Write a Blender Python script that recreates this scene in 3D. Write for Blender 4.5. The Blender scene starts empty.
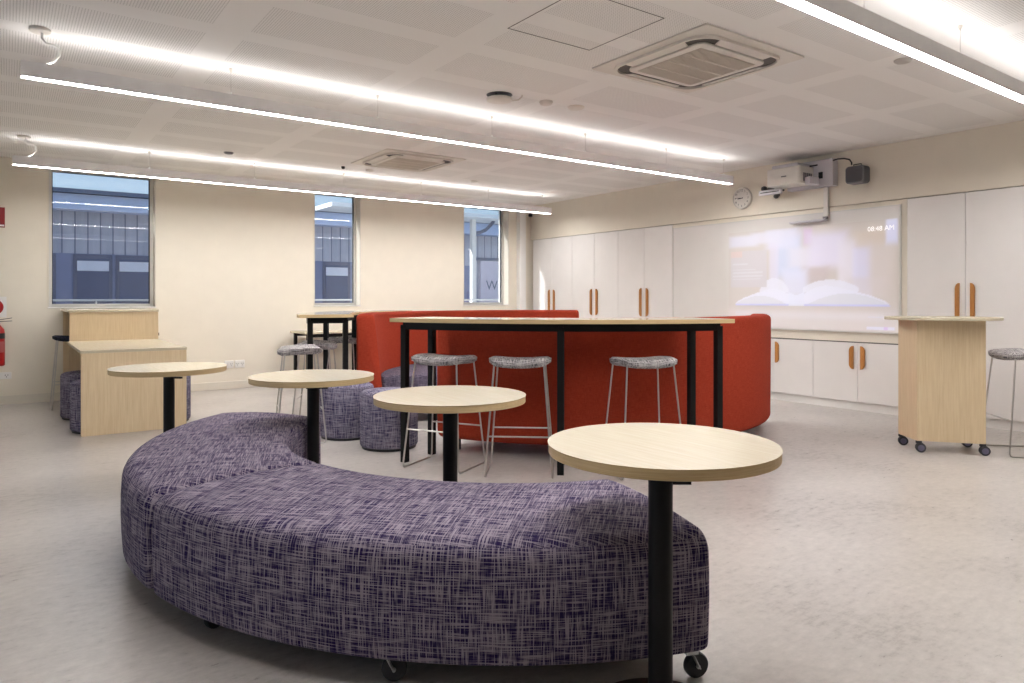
import bpy, math, random
from mathutils import Vector, Matrix
random.seed(7)
PI = math.pi
SC = bpy.context.scene
COL = SC.collection
cos, sin, rad = math.cos, math.sin, math.radians

# ------------------------------------------------------------------ materials
def lin(r, g, b):
    f = lambda c: (c/255/12.92) if c/255 <= .04045 else ((c/255+.055)/1.055)**2.4
    return (f(r), f(g), f(b), 1)

class NT:
    def __init__(s, name):
        s.m = bpy.data.materials.new(name); s.m.use_nodes = True
        s.n = s.m.node_tree.nodes; s.l = s.m.node_tree.links
        s.b = s.n['Principled BSDF']; s.out = s.n['Material Output']
    def new(s, t, **k):
        n = s.n.new(t)
        for a, v in k.items(): setattr(n, a, v)
        return n
    def link(s, a, b): s.l.new(a, b)
    def math(s, op, a, b=None, c=None):
        n = s.new('ShaderNodeMath', operation=op)
        for i, v in enumerate((a, b, c)):
            if v is None: continue
            if isinstance(v, (int, float)): n.inputs[i].default_value = v
            else: s.link(v, n.inputs[i])
        return n.outputs[0]
    def noise(s, vec, scale, detail=3, rough=.5, dim='3D'):
        n = s.new('ShaderNodeTexNoise', noise_dimensions=dim)
        n.inputs['Scale'].default_value = scale; n.inputs['Detail'].default_value = detail
        n.inputs['Roughness'].default_value = rough
        s.link(vec, n.inputs['Vector']); return n.outputs['Fac']
    def mapping(s, vec, scale=(1,1,1), rot=(0,0,0), loc=(0,0,0)):
        n = s.new('ShaderNodeMapping'); n.inputs['Scale'].default_value = scale
        n.inputs['Rotation'].default_value = rot; n.inputs['Location'].default_value = loc
        s.link(vec, n.inputs['Vector']); return n.outputs[0]
    def ramp(s, fac, stops):
        n = s.new('ShaderNodeValToRGB'); e = n.color_ramp.elements
        while len(e) < len(stops): e.new(.5)
        for i, (p, c) in enumerate(stops): e[i].position = p; e[i].color = c
        s.link(fac, n.inputs[0]); return n.outputs[0]
    def mix(s, fac, a, b):
        n = s.new('ShaderNodeMix', data_type='RGBA')
        for v, i in ((fac, 0), (a, 6), (b, 7)):
            if isinstance(v, (int, float)): n.inputs[i].default_value = v
            elif isinstance(v, tuple): n.inputs[i].default_value = v
            else: s.link(v, n.inputs[i])
        return n.outputs[2]
    def obj(s): return s.new('ShaderNodeTexCoord').outputs['Object']
    def uv(s): return s.new('ShaderNodeTexCoord').outputs['UV']
    def color(s, c):
        if isinstance(c, tuple): s.b.inputs['Base Color'].default_value = c
        else: s.link(c, s.b.inputs['Base Color'])
    def bump(s, h, strength=.2, dist=.002):
        n = s.new('ShaderNodeBump'); n.inputs['Strength'].default_value = strength
        n.inputs['Distance'].default_value = dist
        s.link(h, n.inputs['Height']); s.link(n.outputs[0], s.b.inputs['Normal'])

def plain(name, c, rough=.5, metal=0, var=.04, scale=6):
    t = NT(name); t.b.inputs['Roughness'].default_value = rough; t.b.inputs['Metallic'].default_value = metal
    f = t.noise(t.obj(), scale, 3)
    d = tuple(max(0, x*(1-var)) for x in c[:3])+(1,); u = tuple(min(1, x*(1+var)) for x in c[:3])+(1,)
    t.color(t.ramp(f, [(.3, d), (.7, u)]))
    return t.m

def emis(name, c, s):
    t = NT(name); t.color((.8,.8,.8,1))
    t.b.inputs['Emission Color'].default_value = c; t.b.inputs['Emission Strength'].default_value = s
    return t.m

def wood(name, a, b, axis=0, rough=.45):
    """pale straight grain running along one local axis"""
    t = NT(name); t.b.inputs['Roughness'].default_value = rough
    sc = [26, 26, 26]
    if isinstance(axis, tuple): sc = list(axis)
    else: sc[axis] = 1.2
    f = t.noise(t.mapping(t.obj(), tuple(sc)), 3.2, 5, .62)
    sc2 = [90, 90, 90]
    if isinstance(axis, tuple): sc2 = [3*q for q in axis]
    else: sc2[axis] = 2
    g = t.noise(t.mapping(t.obj(), tuple(sc2)), 2.5, 3, .6)
    h = t.math('ADD', t.math('MULTIPLY', f, .65), t.math('MULTIPLY', g, .35))
    t.color(t.ramp(h, [(.30, b), (.68, a)]))
    return t.m

def weave(name, light, dark, s=1.0, lo=.46, hi=.6, fine=260, rough=.95):
    """cross hatched cloth: long threads both ways, laid out in metres of UV"""
    t = NT(name); t.b.inputs['Roughness'].default_value = rough
    try: t.b.inputs['Specular IOR Level'].default_value = .15
    except KeyError: pass
    uv = t.uv()
    a = t.noise(t.mapping(uv, (120*s, 5*s, 1)), 1, 2, .55, '2D')
    b = t.noise(t.mapping(uv, (5*s, 120*s, 1), loc=(3.1, 7.7, 0)), 1, 2, .55, '2D')
    a2 = t.noise(t.mapping(uv, (38*s, 2.2*s, 1), loc=(1.7, 4.2, 0)), 1, 1, .5, '2D')
    b2 = t.noise(t.mapping(uv, (2.2*s, 38*s, 1), loc=(5.3, .9, 0)), 1, 1, .5, '2D')
    mx = t.math('MAXIMUM', a, b)
    av = t.math('MULTIPLY', t.math('ADD', a, b), .5)
    h = t.math('ADD', t.math('MULTIPLY', mx, .62), t.math('MULTIPLY', av, .38))
    w = t.math('ADD', t.math('SUBTRACT', a2, .5), t.math('SUBTRACT', b2, .5))
    h = t.math('ADD', h, t.math('MULTIPLY', w, .13))
    t.color(t.ramp(h, [(lo, dark), (hi, light)]))
    return t.m

M = {}
M['wall'] = plain('cream_wall_paint', (.80,.745,.64,1), .6, var=.015)
M['baseboard'] = plain('skirting_paint', (.72,.675,.59,1), .45, var=.02)
M['white'] = plain('white_paint', (.84,.825,.80,1), .4, var=.015)
M['cab'] = plain('cabinet_laminate', (.81,.785,.765,1), .28, var=.012)
M['board'] = plain('whiteboard_enamel', (.75,.725,.70,1), .2, var=.01)
M['dark_gap'] = plain('shadow_grey', (.12,.11,.10,1), .8)
M['black'] = plain('black_powder_coat', (.008,.0075,.008,1), .45, var=.2)
M['black'].node_tree.nodes['Principled BSDF'].inputs['Specular IOR Level'].default_value = .18
M['black_plastic'] = plain('black_plastic', (.02,.02,.022,1), .45, var=.2)
M['rubber'] = plain('dark_rubber', (.03,.03,.035,1), .6)
M['violet_hub'] = plain('grey_violet_plastic', (.13,.12,.19,1), .4)
M['chrome'] = plain('brushed_steel', (.62,.60,.58,1), .3, 1, .03)
M['zinc'] = plain('zinc_plate', (.55,.56,.58,1), .3, 1, .05)
M['alu'] = plain('pale_window_alloy', (.66,.65,.62,1), .4, .1, .02)
M['handle'] = wood('honey_oak', lin(192,132,66), lin(160,102,44), 2, .4)
M['birch_x'] = wood('birch_laminate_along', lin(226,207,172), lin(208,184,145), 0)
M['birch_z'] = wood('birch_laminate_upright', lin(228,208,174), lin(210,185,147), 2)
M['birch_top'] = wood('birch_table_top', lin(211,201,179), lin(198,186,161), 1, .26)
M['birch_sheen'] = wood('birch_bar_top', lin(226,216,192), lin(212,200,172), 1, .13)
M['birch_edge'] = wood('birch_edge_band', lin(216,192,148), lin(188,160,114), (2,2,90), .5)
M['purple'] = weave('purple_hatched_cloth', lin(150,140,152), lin(38,27,70), 2.0, .46, .61)
M['pouf'] = weave('indigo_hatched_cloth', lin(154,149,164), lin(52,46,84), 1.9, .45, .62)
M['seat_cloth'] = weave('slate_violet_cloth', lin(122,114,128), lin(62,58,78), 2.6, .44, .62)
M['stool_cloth'] = weave('grey_fleck_cloth', lin(205,200,200), lin(62,58,66), 2.2, .42, .62)
M['navy_cloth'] = weave('dark_navy_cloth', lin(62,66,84), lin(18,20,30), 2.2, .42, .66)
M['red'] = weave('brick_red_cloth', lin(174,68,46), lin(142,46,30), 5, .35, .68)
M['red_paint'] = plain('red_enamel', (.42,.012,.012,1), .3, var=.05)
M['red_sign'] = plain('deep_red_print', (.26,.008,.012,1), .5)
M['grey'] = plain('mid_grey_plastic', (.16,.155,.17,1), .5)
M['lilac_white'] = plain('cool_white_plastic', (.62,.60,.64,1), .35)
M['warm_white'] = plain('warm_white_plastic', (.74,.71,.66,1), .4)
M['acwhite'] = plain('vent_white_plastic', (.74,.69,.63,1), .45)
M['acgrille'] = plain('vent_grille_plastic', (.62,.56,.49,1), .6)
M['lamp'] = plain('lamp_housing_paint', (.88,.86,.86,1), .4)
M['lamp_up'] = emis('lamp_upper_diffuser', (1,.98,.96,1), 4.6)
M['lamp_down'] = emis('lamp_lower_diffuser', (1,.975,.955,1), 52)
M['clad'] = None

def make_floor():
    t = NT('marbled_linoleum'); t.b.inputs['Roughness'].default_value = .36
    o = t.obj()
    a = t.noise(t.mapping(o, (1,1,1)), 1.1, 4, .55)
    b = t.noise(t.mapping(o, (10, 30, 1), (0,0,rad(-25))), 1, 6, .74)
    c = t.noise(t.mapping(o, (1, 1, 1), (0,0,rad(18)), (4,1,0)), 22, 6, .72)
    h = t.math('ADD', t.math('MULTIPLY', a, .35), t.math('ADD', t.math('MULTIPLY', b, .35), t.math('MULTIPLY', c, .3)))
    t.color(t.ramp(h, [(.36, lin(150,144,140)), (.47, lin(184,178,174)), (.62, lin(203,197,192))]))
    r = t.math('ADD', .22, t.math('MULTIPLY', b, .16)); t.link(r, t.b.inputs['Roughness'])
    return t.m
M['floor'] = make_floor()

def make_ceiling():
    t = NT('perforated_plasterboard'); t.b.inputs['Roughness'].default_value = .75
    s = t.new('ShaderNodeSeparateXYZ'); t.link(t.obj(), s.inputs[0])
    x, y = s.outputs[0], s.outputs[1]
    fx = t.math('FRACT', t.math('DIVIDE', t.math('SUBTRACT', x, 1.17-1.235*8), 1.235))
    fy = t.math('FRACT', t.math('DIVIDE', t.math('SUBTRACT', y, 2.645-.612*12), .612))
    mask = t.math('MULTIPLY', t.math('LESS_THAN', fx, 1.035/1.235), t.math('LESS_THAN', fy, .44/.612))
    hx = t.math('SUBTRACT', t.math('FRACT', t.math('DIVIDE', t.math('ADD', x, 50), .0145)), .5)
    hy = t.math('SUBTRACT', t.math('FRACT', t.math('DIVIDE', t.math('ADD', y, 50), .0145)), .5)
    rr = t.math('SQRT', t.math('ADD', t.math('MULTIPLY', hx, hx), t.math('MULTIPLY', hy, hy)))
    hole = t.math('MULTIPLY', t.math('LESS_THAN', rr, .23), mask)
    t.color(t.mix(hole, (.89,.87,.85,1), (.50,.48,.46,1)))
    return t.m
M['ceiling'] = make_ceiling()

def make_clad():
    t = NT('blue_grey_cladding'); t.b.inputs['Roughness'].default_value = .6
    s = t.new('ShaderNodeSeparateXYZ'); t.link(t.obj(), s.inputs[0])
    f = t.math('FRACT', t.math('DIVIDE', t.math('ADD', s.outputs[0], 30), .2))
    g = t.noise(t.mapping(t.obj(), (3,3,.6)), 2, 3)
    base = t.ramp(g, [(.3, lin(182,182,194)), (.7, lin(206,204,212))])
    t.color(t.mix(t.math('LESS_THAN', f, .12), base, lin(128,130,148)))
    return t.m
M['clad'] = make_clad()

def make_glass():
    t = NT('window_glass')
    tr = t.new('ShaderNodeBsdfTransparent'); tr.inputs[0].default_value = (.90,.93,.97,1)
    gl = t.new('ShaderNodeBsdfGlossy'); gl.inputs['Roughness'].default_value = .0
    fr = t.new('ShaderNodeFresnel'); fr.inputs[0].default_value = 1.5
    mx = t.new('ShaderNodeMixShader')
    f = t.math('MINIMUM', t.math('MULTIPLY', fr.outputs[0], 1.6), .6)
    t.link(f, mx.inputs[0]); t.link(tr.outputs[0], mx.inputs[1]); t.link(gl.outputs[0], mx.inputs[2])
    t.link(mx.outputs[0], t.out.inputs[0])
    return t.m
M['glass'] = make_glass()

# ------------------------------------------------------------------ mesh building
class MB:
    def __init__(s): s.v = []; s.f = []; s.uv = []; s.mi = []; s.cur = 0
    def add(s, vs, fs, uvs=None):
        o = len(s.v); s.v += [tuple(v) for v in vs]
        for i, f in enumerate(fs):
            s.f.append([o+k for k in f]); s.mi.append(s.cur)
            s.uv.append(uvs[i] if uvs else None)
        return s
    def box(s, x0, x1, y0, y1, z0, z1):
        v = [(x0,y0,z0),(x1,y0,z0),(x1,y1,z0),(x0,y1,z0),(x0,y0,z1),(x1,y0,z1),(x1,y1,z1),(x0,y1,z1)]
        return s.add(v, [(0,3,2,1),(4,5,6,7),(0,1,5,4),(1,2,6,5),(2,3,7,6),(3,0,4,7)])
    def bar(s, p, q, w, h, up=(0,0,1)):
        p, q = Vector(p), Vector(q); d = (q-p).normalized(); u = Vector(up)
        if abs(d.dot(u)) > .98: u = Vector((1,0,0))
        a = d.cross(u).normalized()*(w/2); b = a.cross(d).normalized()*(h/2)
        v = [p-a-b, p+a-b, p+a+b, p-a+b, q-a-b, q+a-b, q+a+b, q-a+b]
        return s.add(v, [(0,1,2,3),(4,7,6,5),(0,4,5,1),(1,5,6,2),(2,6,7,3),(3,7,4,0)])
    def tube(s, pts, r, n=8, closed=False):
        pts = [Vector(p) for p in pts]; m = len(pts); rings = []
        prev = None
        for i, p in enumerate(pts):
            if closed: t = (pts[(i+1) % m]-pts[i-1]).normalized()
            else: t = (pts[min(i+1, m-1)]-pts[max(i-1, 0)]).normalized()
            if prev is None:
                u = Vector((0,0,1)) if abs(t.z) < .9 else Vector((1,0,0))
                a = t.cross(u).normalized()
            else:
                a = (prev-t*prev.dot(t)).normalized()
            prev = a; b = t.cross(a)
            rr = r[i] if isinstance(r, (list, tuple)) else r
            rings.append([p+(a*cos(2*PI*k/n)+b*sin(2*PI*k/n))*rr for k in range(n)])
        vs = [v for g in rings for v in g]; fs = []
        for i in range(m if closed else m-1):
            j = (i+1) % m
            for k in range(n): fs.append((i*n+k, i*n+(k+1) % n, j*n+(k+1) % n, j*n+k))
        if not closed:
            fs.append(tuple(range(n-1, -1, -1))); fs.append(tuple((m-1)*n+k for k in range(n)))
        return s.add(vs, fs)
    def lathe(s, prof, c=(0,0,0), n=32, axis='z', uvr=None):
        """prof [(r,h)...] bottom to top, ends closed"""
        vs = []; fs = []; uvs = []
        L = [0]
        for i in range(1, len(prof)): L.append(L[-1]+math.hypot(prof[i][0]-prof[i-1][0], prof[i][1]-prof[i-1][1]))
        rm = max(p[0] for p in prof)
        for r, h in prof:
            for k in range(n):
                a = 2*PI*k/n; p = (r*cos(a), r*sin(a), h)
                if axis == 'x': p = (h, p[0], p[1])
                elif axis == 'y': p = (p[1], h, p[0])
                vs.append((p[0]+c[0], p[1]+c[1], p[2]+c[2]))
        for i in range(len(prof)-1):
            for k in range(n):
                fs.append((i*n+k, i*n+(k+1) % n, (i+1)*n+(k+1) % n, (i+1)*n+k))
                if prof[i+1][0] < prof[i][0]*.97 and prof[i+1][0] < .9*rm or prof[i][0] < .9*rm:
                    q = []
                    for (ii, kk) in ((i,k),(i,k+1),(i+1,k+1),(i+1,k)):
                        a = 2*PI*kk/n; q.append((prof[ii][0]*cos(a), prof[ii][0]*sin(a)))
                else:
                    q = [(k/n*2*PI*rm, L[i]), ((k+1)/n*2*PI*rm, L[i]), ((k+1)/n*2*PI*rm, L[i+1]), (k/n*2*PI*rm, L[i+1])]
                uvs.append(q)
        m = len(prof)-1
        fs.append(tuple(range(n-1, -1, -1))); uvs.append([(prof[0][0]*cos(2*PI*k/n), prof[0][0]*sin(2*PI*k/n)) for k in range(n-1, -1, -1)])
        fs.append(tuple(m*n+k for k in range(n))); uvs.append([(prof[m][0]*cos(2*PI*k/n), prof[m][0]*sin(2*PI*k/n)) for k in range(n)])
        return s.add(vs, fs, uvs)
    def prism(s, poly, h0, h1, axis='z'):
        n = len(poly)
        def P(a, b, h):
            return (a, b, h) if axis == 'z' else (h, a, b) if axis == 'x' else (a, h, b)
        vs = [P(a, b, h0) for a, b in poly]+[P(a, b, h1) for a, b in poly]
        fs = [tuple(range(n-1, -1, -1)), tuple(range(n, 2*n))]+[(i, (i+1) % n, n+(i+1) % n, n+i) for i in range(n)]
        return s.add(vs, fs)
    def arc(s, prof, c, t0, t1, n, rho=0, uref=1.5, planar=None):
        """closed (r,z) profile swept from angle t0 to t1 (degrees) about c, ends rounded by rho"""
        cx = sum(p[0] for p in prof)/len(prof); cz = sum(p[1] for p in prof)/len(prof)
        def inset(d):
            o = []
            for r, z in prof:
                l = math.hypot(r-cx, z-cz) or 1; k = max(0, 1-d*1.25/l)
                o.append((cx+(r-cx)*k, cz+(z-cz)*k))
            return o
        st = []
        if rho:
            for j in range(5):
                ph = PI/2*j/4; st.append((t0+math.degrees(rho*(1-sin(ph))/cx), rho*(1-cos(ph)) if False else rho*(1-sin(PI/2*j/4))**1.0))
            # quarter circle: inset falls as the ring moves in
            st = [(t0+math.degrees(rho*(1-cos(PI/2*j/5))/cx), rho*(1-sin(PI/2*j/5))) for j in range(6)]
        else: st = [(t0, 0)]
        a0 = st[-1][0]; a1 = t1-(a0-t0)
        mid = [(a0+(a1-a0)*i/n, 0) for i in range(1, n)]
        end = [(t0+t1-a, d) for a, d in reversed(st)]
        st = st+mid+end
        per = [0]
        m = len(prof)
        for i in range(m): per.append(per[-1]+math.hypot(prof[(i+1) % m][0]-prof[i][0], prof[(i+1) % m][1]-prof[i][1]))
        vs = []
        for a, d in st:
            pr = inset(d) if d > 1e-6 else prof
            for r, z in pr: vs.append((c[0]+r*cos(rad(a)), c[1]+r*sin(rad(a)), z))
        fs = []; uvs = []
        for i in range(len(st)-1):
            for k in range(m):
                fs.append((i*m+k, (i+1)*m+k, (i+1)*m+(k+1) % m, i*m+(k+1) % m))
                u0, u1 = rad(st[i][0])*uref, rad(st[i+1][0])*uref
                q = [vs[j] for j in fs[-1]]
                if planar and min(p[2] for p in q) > planar:
                    cp, sp_ = cos(rad((t0+t1)/2)), sin(rad((t0+t1)/2))
                    uvs.append([(p[0]*cp+p[1]*sp_, p[1]*cp-p[0]*sp_) for p in q]); continue
                uvs.append([(u0, per[k]), (u1, per[k]), (u1, per[k+1]), (u0, per[k+1])])
        fs.append(tuple(range(m))); uvs.append([(p[0], p[1]) for p in prof])
        o = (len(st)-1)*m
        fs.append(tuple(o+k for k in range(m-1, -1, -1))); uvs.append([prof[k] for k in range(m-1, -1, -1)])
        return s.add(vs, fs, uvs)
    def build(s, name, mat, parent=None, bevel=0, smooth=None, seg=2, **props):
        me = bpy.data.meshes.new(name); me.from_pydata(s.v, [], s.f)
        mats = mat if isinstance(mat, (list, tuple)) else [mat]
        for m in mats: me.materials.append(m)
        if len(mats) > 1: me.polygons.foreach_set('material_index', s.mi)
        if any(u for u in s.uv):
            L = me.uv_layers.new(name='UVMap'); i = 0
            for f, u in zip(s.f, s.uv):
                for k in range(len(f)):
                    L.data[i].uv = u[k] if u else (0, 0); i += 1
        me.update()
        import bmesh
        bm = bmesh.new(); bm.from_mesh(me); bmesh.ops.recalc_face_normals(bm, faces=bm.faces); bm.to_mesh(me); bm.free()
        if smooth:
            me.shade_smooth(); me.set_sharp_from_angle(angle=rad(smooth))
        o = bpy.data.objects.new(name, me); COL.objects.link(o)
        if parent is not None: o.parent = parent
        if bevel:
            b = o.modifiers.new('bevel', 'BEVEL'); b.width = bevel; b.segments = seg; b.limit_method = 'ANGLE'; b.angle_limit = rad(40)
        for k, v in props.items(): o[k] = v
        return o

def round_poly(pts, r, n=5):
    """round the corners of a polygon; r a number or one per corner"""
    out = []; m = len(pts)
    for i in range(m):
        p = Vector(pts[i]); a = Vector(pts[i-1]); b = Vector(pts[(i+1) % m])
        rr = r[i] if isinstance(r, (list, tuple)) else r
        if rr <= 0: out.append(tuple(p)); continue
        u = (a-p).normalized(); v = (b-p).normalized()
        ang = u.angle(v); d = min(rr/math.tan(ang/2), (a-p).length*.49, (b-p).length*.49)
        rr2 = d*math.tan(ang/2)
        bis = (u+v).normalized(); cc = p+bis*(rr2/sin(ang/2))
        s0 = p+u*d-cc; s1 = p+v*d-cc
        a0 = math.atan2(s0.y, s0.x); a1 = math.atan2(s1.y, s1.x)
        da = (a1-a0+PI) % (2*PI)-PI
        for k in range(n+1):
            t = a0+da*k/n; out.append((cc.x+rr2*cos(t), cc.y+rr2*sin(t)))
    return out

def thing(name, label, cat, loc=(0,0,0), rz=0, group=None):
    o = bpy.data.objects.new(name, None); COL.objects.link(o); o.empty_display_size = .1
    o.location = loc; o.rotation_euler = (0,0,rz); o['label'] = label; o['category'] = cat
    if group: o['group'] = group
    return o
def tag(o, label, cat, group=None):
    o['label'] = label; o['category'] = cat
    if group: o['group'] = group
    return o
def struct(o): o['kind'] = 'structure'; return o
def children(o): return [c for c in COL.objects if c.parent == o]
def copy_tree(o, parent=None):
    c = o.copy(); COL.objects.link(c)
    if parent is not None: c.parent = parent
    for ch in children(o): copy_tree(ch, c)
    return c
def dup(o, loc, rz, label, group=None):
    c = copy_tree(o); c.location = loc; c.rotation_euler = (0,0,rz); c['label'] = label
    if group: c['group'] = group
    return c

def text_into(mb, s, size, place, depth=.0):
    cu = bpy.data.curves.new('t', 'FONT'); cu.body = s; cu.size = size; cu.align_x = 'CENTER'; cu.align_y = 'CENTER'
    cu.resolution_u = 3
    o = bpy.data.objects.new('t', cu); COL.objects.link(o)
    bpy.context.view_layer.update()
    me = bpy.data.meshes.new_from_object(o)
    mb.add([place(v.co.x, v.co.y) for v in me.vertices], [tuple(p.vertices) for p in me.polygons])
    bpy.data.objects.remove(o); bpy.data.curves.remove(cu); bpy.data.meshes.remove(me)

H = 2.75                                   # ceiling height
YW = 9.72                                  # inner face of the window wall
XW = 7.30                                  # cabinet fronts
X0, Y0 = -2.6, -2.4                        # the two unseen walls

# ------------------------------------------------------------------ room shell
struct(MB().box(X0-.2, 8.1, Y0-.2, YW+.3, -.1, 0).build('floor', M['floor']))
struct(MB().box(X0-.2, 8.1, Y0-.2, YW+.3, H, H+.12).build('ceiling', M['ceiling']))
WIN = [(.40, 1.50), (3.52, 4.195), (5.965, 6.83)]
ZS, ZH = 1.08, 2.70
WT = .28
w = MB()
xs = X0-.2
for a, b in WIN:
    w.box(xs, a, YW, YW+WT, 0, H); w.box(a, b, YW, YW+WT, 0, ZS); w.box(a, b, YW, YW+WT, ZH, H); xs = b
w.box(xs, 8.1, YW, YW+WT, 0, H)
struct(w.build('wall_left', M['wall']))
struct(MB().box(7.9, 8.1, Y0, YW, 0, H).build('wall_right', M['wall']))
struct(MB().box(XW, 7.899, 2.44, YW, 2.178, H).build('trim_10', M['wall']))
struct(MB().box(XW, 7.899, Y0, 2.438, 0, H).build('trim_11', M['wall']))
struct(MB().box(X0, XW, Y0-.2, Y0, 0, H).build('wall_near', M['wall']))
# the unseen side wall has a wide glazed opening that lets in cool daylight
w = MB(); w.box(X0-.2, X0, Y0-.2, 1.6, 0, H); w.box(X0-.2, X0, 1.6, 6.2, 2.4, H); w.box(X0-.2, X0, 6.2, YW, 0, H); w.box(X0-.2, X0, 1.6, 6.2, 0, .1)
struct(w.build('wall_far', M['wall']))
wf = struct(MB().box(X0-.12, X0-.06, 1.6, 1.66, .1, 2.4).box(X0-.12, X0-.06, 6.14, 6.2, .1, 2.4).box(X0-.12, X0-.06, 3.87, 3.93, .1, 2.4)
       .box(X0-.12, X0-.06, 1.66, 6.14, .1, .16).box(X0-.12, X0-.06, 1.66, 6.14, 2.34, 2.4).build('window_4', M['alu']))
MB().box(X0-.093, X0-.087, 1.66, 3.87, .16, 2.34).build('pane', M['glass'], wf)
MB().box(X0-.093, X0-.087, 3.93, 6.14, .16, 2.34).build('pane', M['glass'], wf)

struct(MB().box(X0, 6.99, YW-.014, YW, 0, .1).build('baseboard_left', M['baseboard'], bevel=.004))
# boxed-in corner riser beside the third window
struct(MB().box(7.0, 7.125, YW-.10, YW, 0, H).build('trim_1', M['white'], bevel=.004))

for i, (a, b) in enumerate(WIN):
    yg = YW+.17; fw = .036
    fr = MB()
    fr.box(a, a+fw, yg-.03, yg+.04, ZS, ZH).box(b-fw, b, yg-.03, yg+.04, ZS, ZH)
    fr.box(a+fw, b-fw, yg-.03, yg+.04, ZS, ZS+fw).box(a+fw, b-fw, yg-.03, yg+.04, ZH-fw, ZH)
    f = struct(fr.build('window_%d' % (i+1), M['alu'], bevel=.003))
    MB().box(a+fw, b-fw, yg+.003, yg+.009, ZS+fw, ZH-fw).build('pane', M['glass'], f)
    g = MB()
    g.box(a+fw, a+fw+.008, yg-.012, yg+.002, ZS+fw, ZH-fw).box(b-fw-.012, b-fw, yg-.02, yg+.002, ZS+fw, ZH-fw)
    g.box(a+fw+.008, b-fw-.012, yg-.012, yg+.002, ZH-fw-.008, ZH-fw)
    g.build('gasket', M['black_plastic'], f)
    MB().box(a-.012, b+.012, YW-.012, YW+.14, ZS-.014, ZS).build('sill', M['white'], f, bevel=.003)
    m = MB(); m.box(a-.012, a, YW-.006, YW, ZS, ZH+.012).box(b, b+.012, YW-.006, YW, ZS, ZH+.012).box(a, b, YW-.006, YW, ZH, ZH+.012)
    m.build('bead', M['baseboard'], f)

# ------------------------------------------------------------------ built-in cabinets along the right wall
def pull(mb, y, z0, z1, side, wdt=.05):
    """half-round timber tab: flat edge towards the door gap, curved edge away (side=+1 curved to +Y)"""
    hh = .055
    p = [(0, z0), (0, z1)]
    n = 8
    for k in range(n+1):
        t = PI/2*k/n; p.append((side*wdt*sin(t), z1-hh+hh*cos(t)))
    for k in range(n+1):
        t = PI/2*k/n; p.append((side*wdt*cos(t), z0+hh-hh*sin(t)))
    q = [(y+a, b) for a, b in p]
    mb.prism(q, XW-.022, XW, 'x'); return mb

def cabinet(name, label, y0, y1, z0, z1, hz0, hz1, group, wdt):
    ym = (y0+y1)/2; gap = .048 if z1 > 1 else .04
    t = thing(name, label, 'cabinet', (7.6, ym, 0), 0, group)
    ox, oy = 7.6, ym
    def loc(mb): mb.v = [(x-ox, y-oy, z) for x, y, z in mb.v]; return mb
    c = MB(); e = .0015
    c.box(XW+.021, 7.89, y0+e, y0+.018, z0, z1).box(XW+.021, 7.89, y1-.018, y1-e, z0, z1)
    c.box(XW+.021, 7.89, y0+.018, y1-.018, z0, z0+.018).box(XW+.021, 7.89, y0+.018, y1-.018, z1-.018, z1)
    c.box(7.872, 7.89, y0+.018, y1-.018, z0+.018, z1-.018)
    loc(c).build('carcass', M['dark_gap'], t)
    k = MB(); k.box(XW+.03, XW+.05, y0, y1, .0, z0-.002); loc(k).build('plinth', M['white'], t)
    g = .002
    for (a, b, s, hy) in ((y0+g, ym-g, -1, ym-gap), (ym+g, y1-g, 1, ym+gap)):
        d = loc(MB().box(XW, XW+.02, a, b, z0, z1-.006)).build('door', M['cab'], t, bevel=.0012, seg=1)
        h = MB(); pull(h, hy, hz0, hz1, s, wdt); loc(h).build('handle', M['handle'], d, bevel=.004)
    return t
ZB, ZT = .09, 2.175
cabinet('tall_cabinet', 'tall white double door cabinet in the corner beside the third window', 8.633, 9.655, ZB, ZT, .93, 1.325, 'tall white storage cabinets', .036)
cabinet('tall_cabinet', 'tall white double door cabinet between the corner cabinet and the one beside the whiteboard', 7.594, 8.633, ZB, ZT, .93, 1.325, 'tall white storage cabinets', .036)
cabinet('tall_cabinet', 'tall white double door cabinet at the left edge of the whiteboard', 6.549, 7.594, ZB, ZT, .93, 1.325, 'tall white storage cabinets', .036)
cabinet('tall_cabinet', 'tall white double door cabinet right of the projected picture, behind the wooden lectern', 2.44, 3.494, ZB, ZT, .93, 1.325, 'tall white storage cabinets', .036)
cabinet('low_cabinet', 'low white double door cabinet under the whiteboard, next to the lectern', 3.494, 4.506, ZB, .718, .435, .68, 'low cabinets under the whiteboard', .044)
cabinet('low_cabinet', 'low white cabinet just right of the red booth, its left door hidden behind it', 4.506, 5.52, ZB, .718, .435, .68, 'low cabinets under the whiteboard', .044)
struct(MB().box(XW+.004, 7.88, 5.522, 6.547, 0, .718).build('trim_2', M['cab']))
# the rail over the low cabinets and the wall panel behind the whiteboard
struct(MB().box(XW+.002, 7.9, 3.496, 6.547, .724, 2.17).build('trim_3', M['wall']))

wb = thing('whiteboard', 'long white enamel board with a projected picture of an open book', 'whiteboard', (XW, 5.03, .835))
MB().box(-.014, .001, -1.47, 1.485, 0, 1.275).build('panel', M['board'], wb)
fr = MB(); fr.box(-.017, .001, -1.482, -1.47, -.012, 1.287).box(-.017, .001, 1.485, 1.497, -.012, 1.287).box(-.017, .001, -1.47, 1.485, 1.275, 1.287).box(-.03, .001, -1.47, 1.485, -.012, 0)
fr.build('frame', M['alu'], wb)

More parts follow.
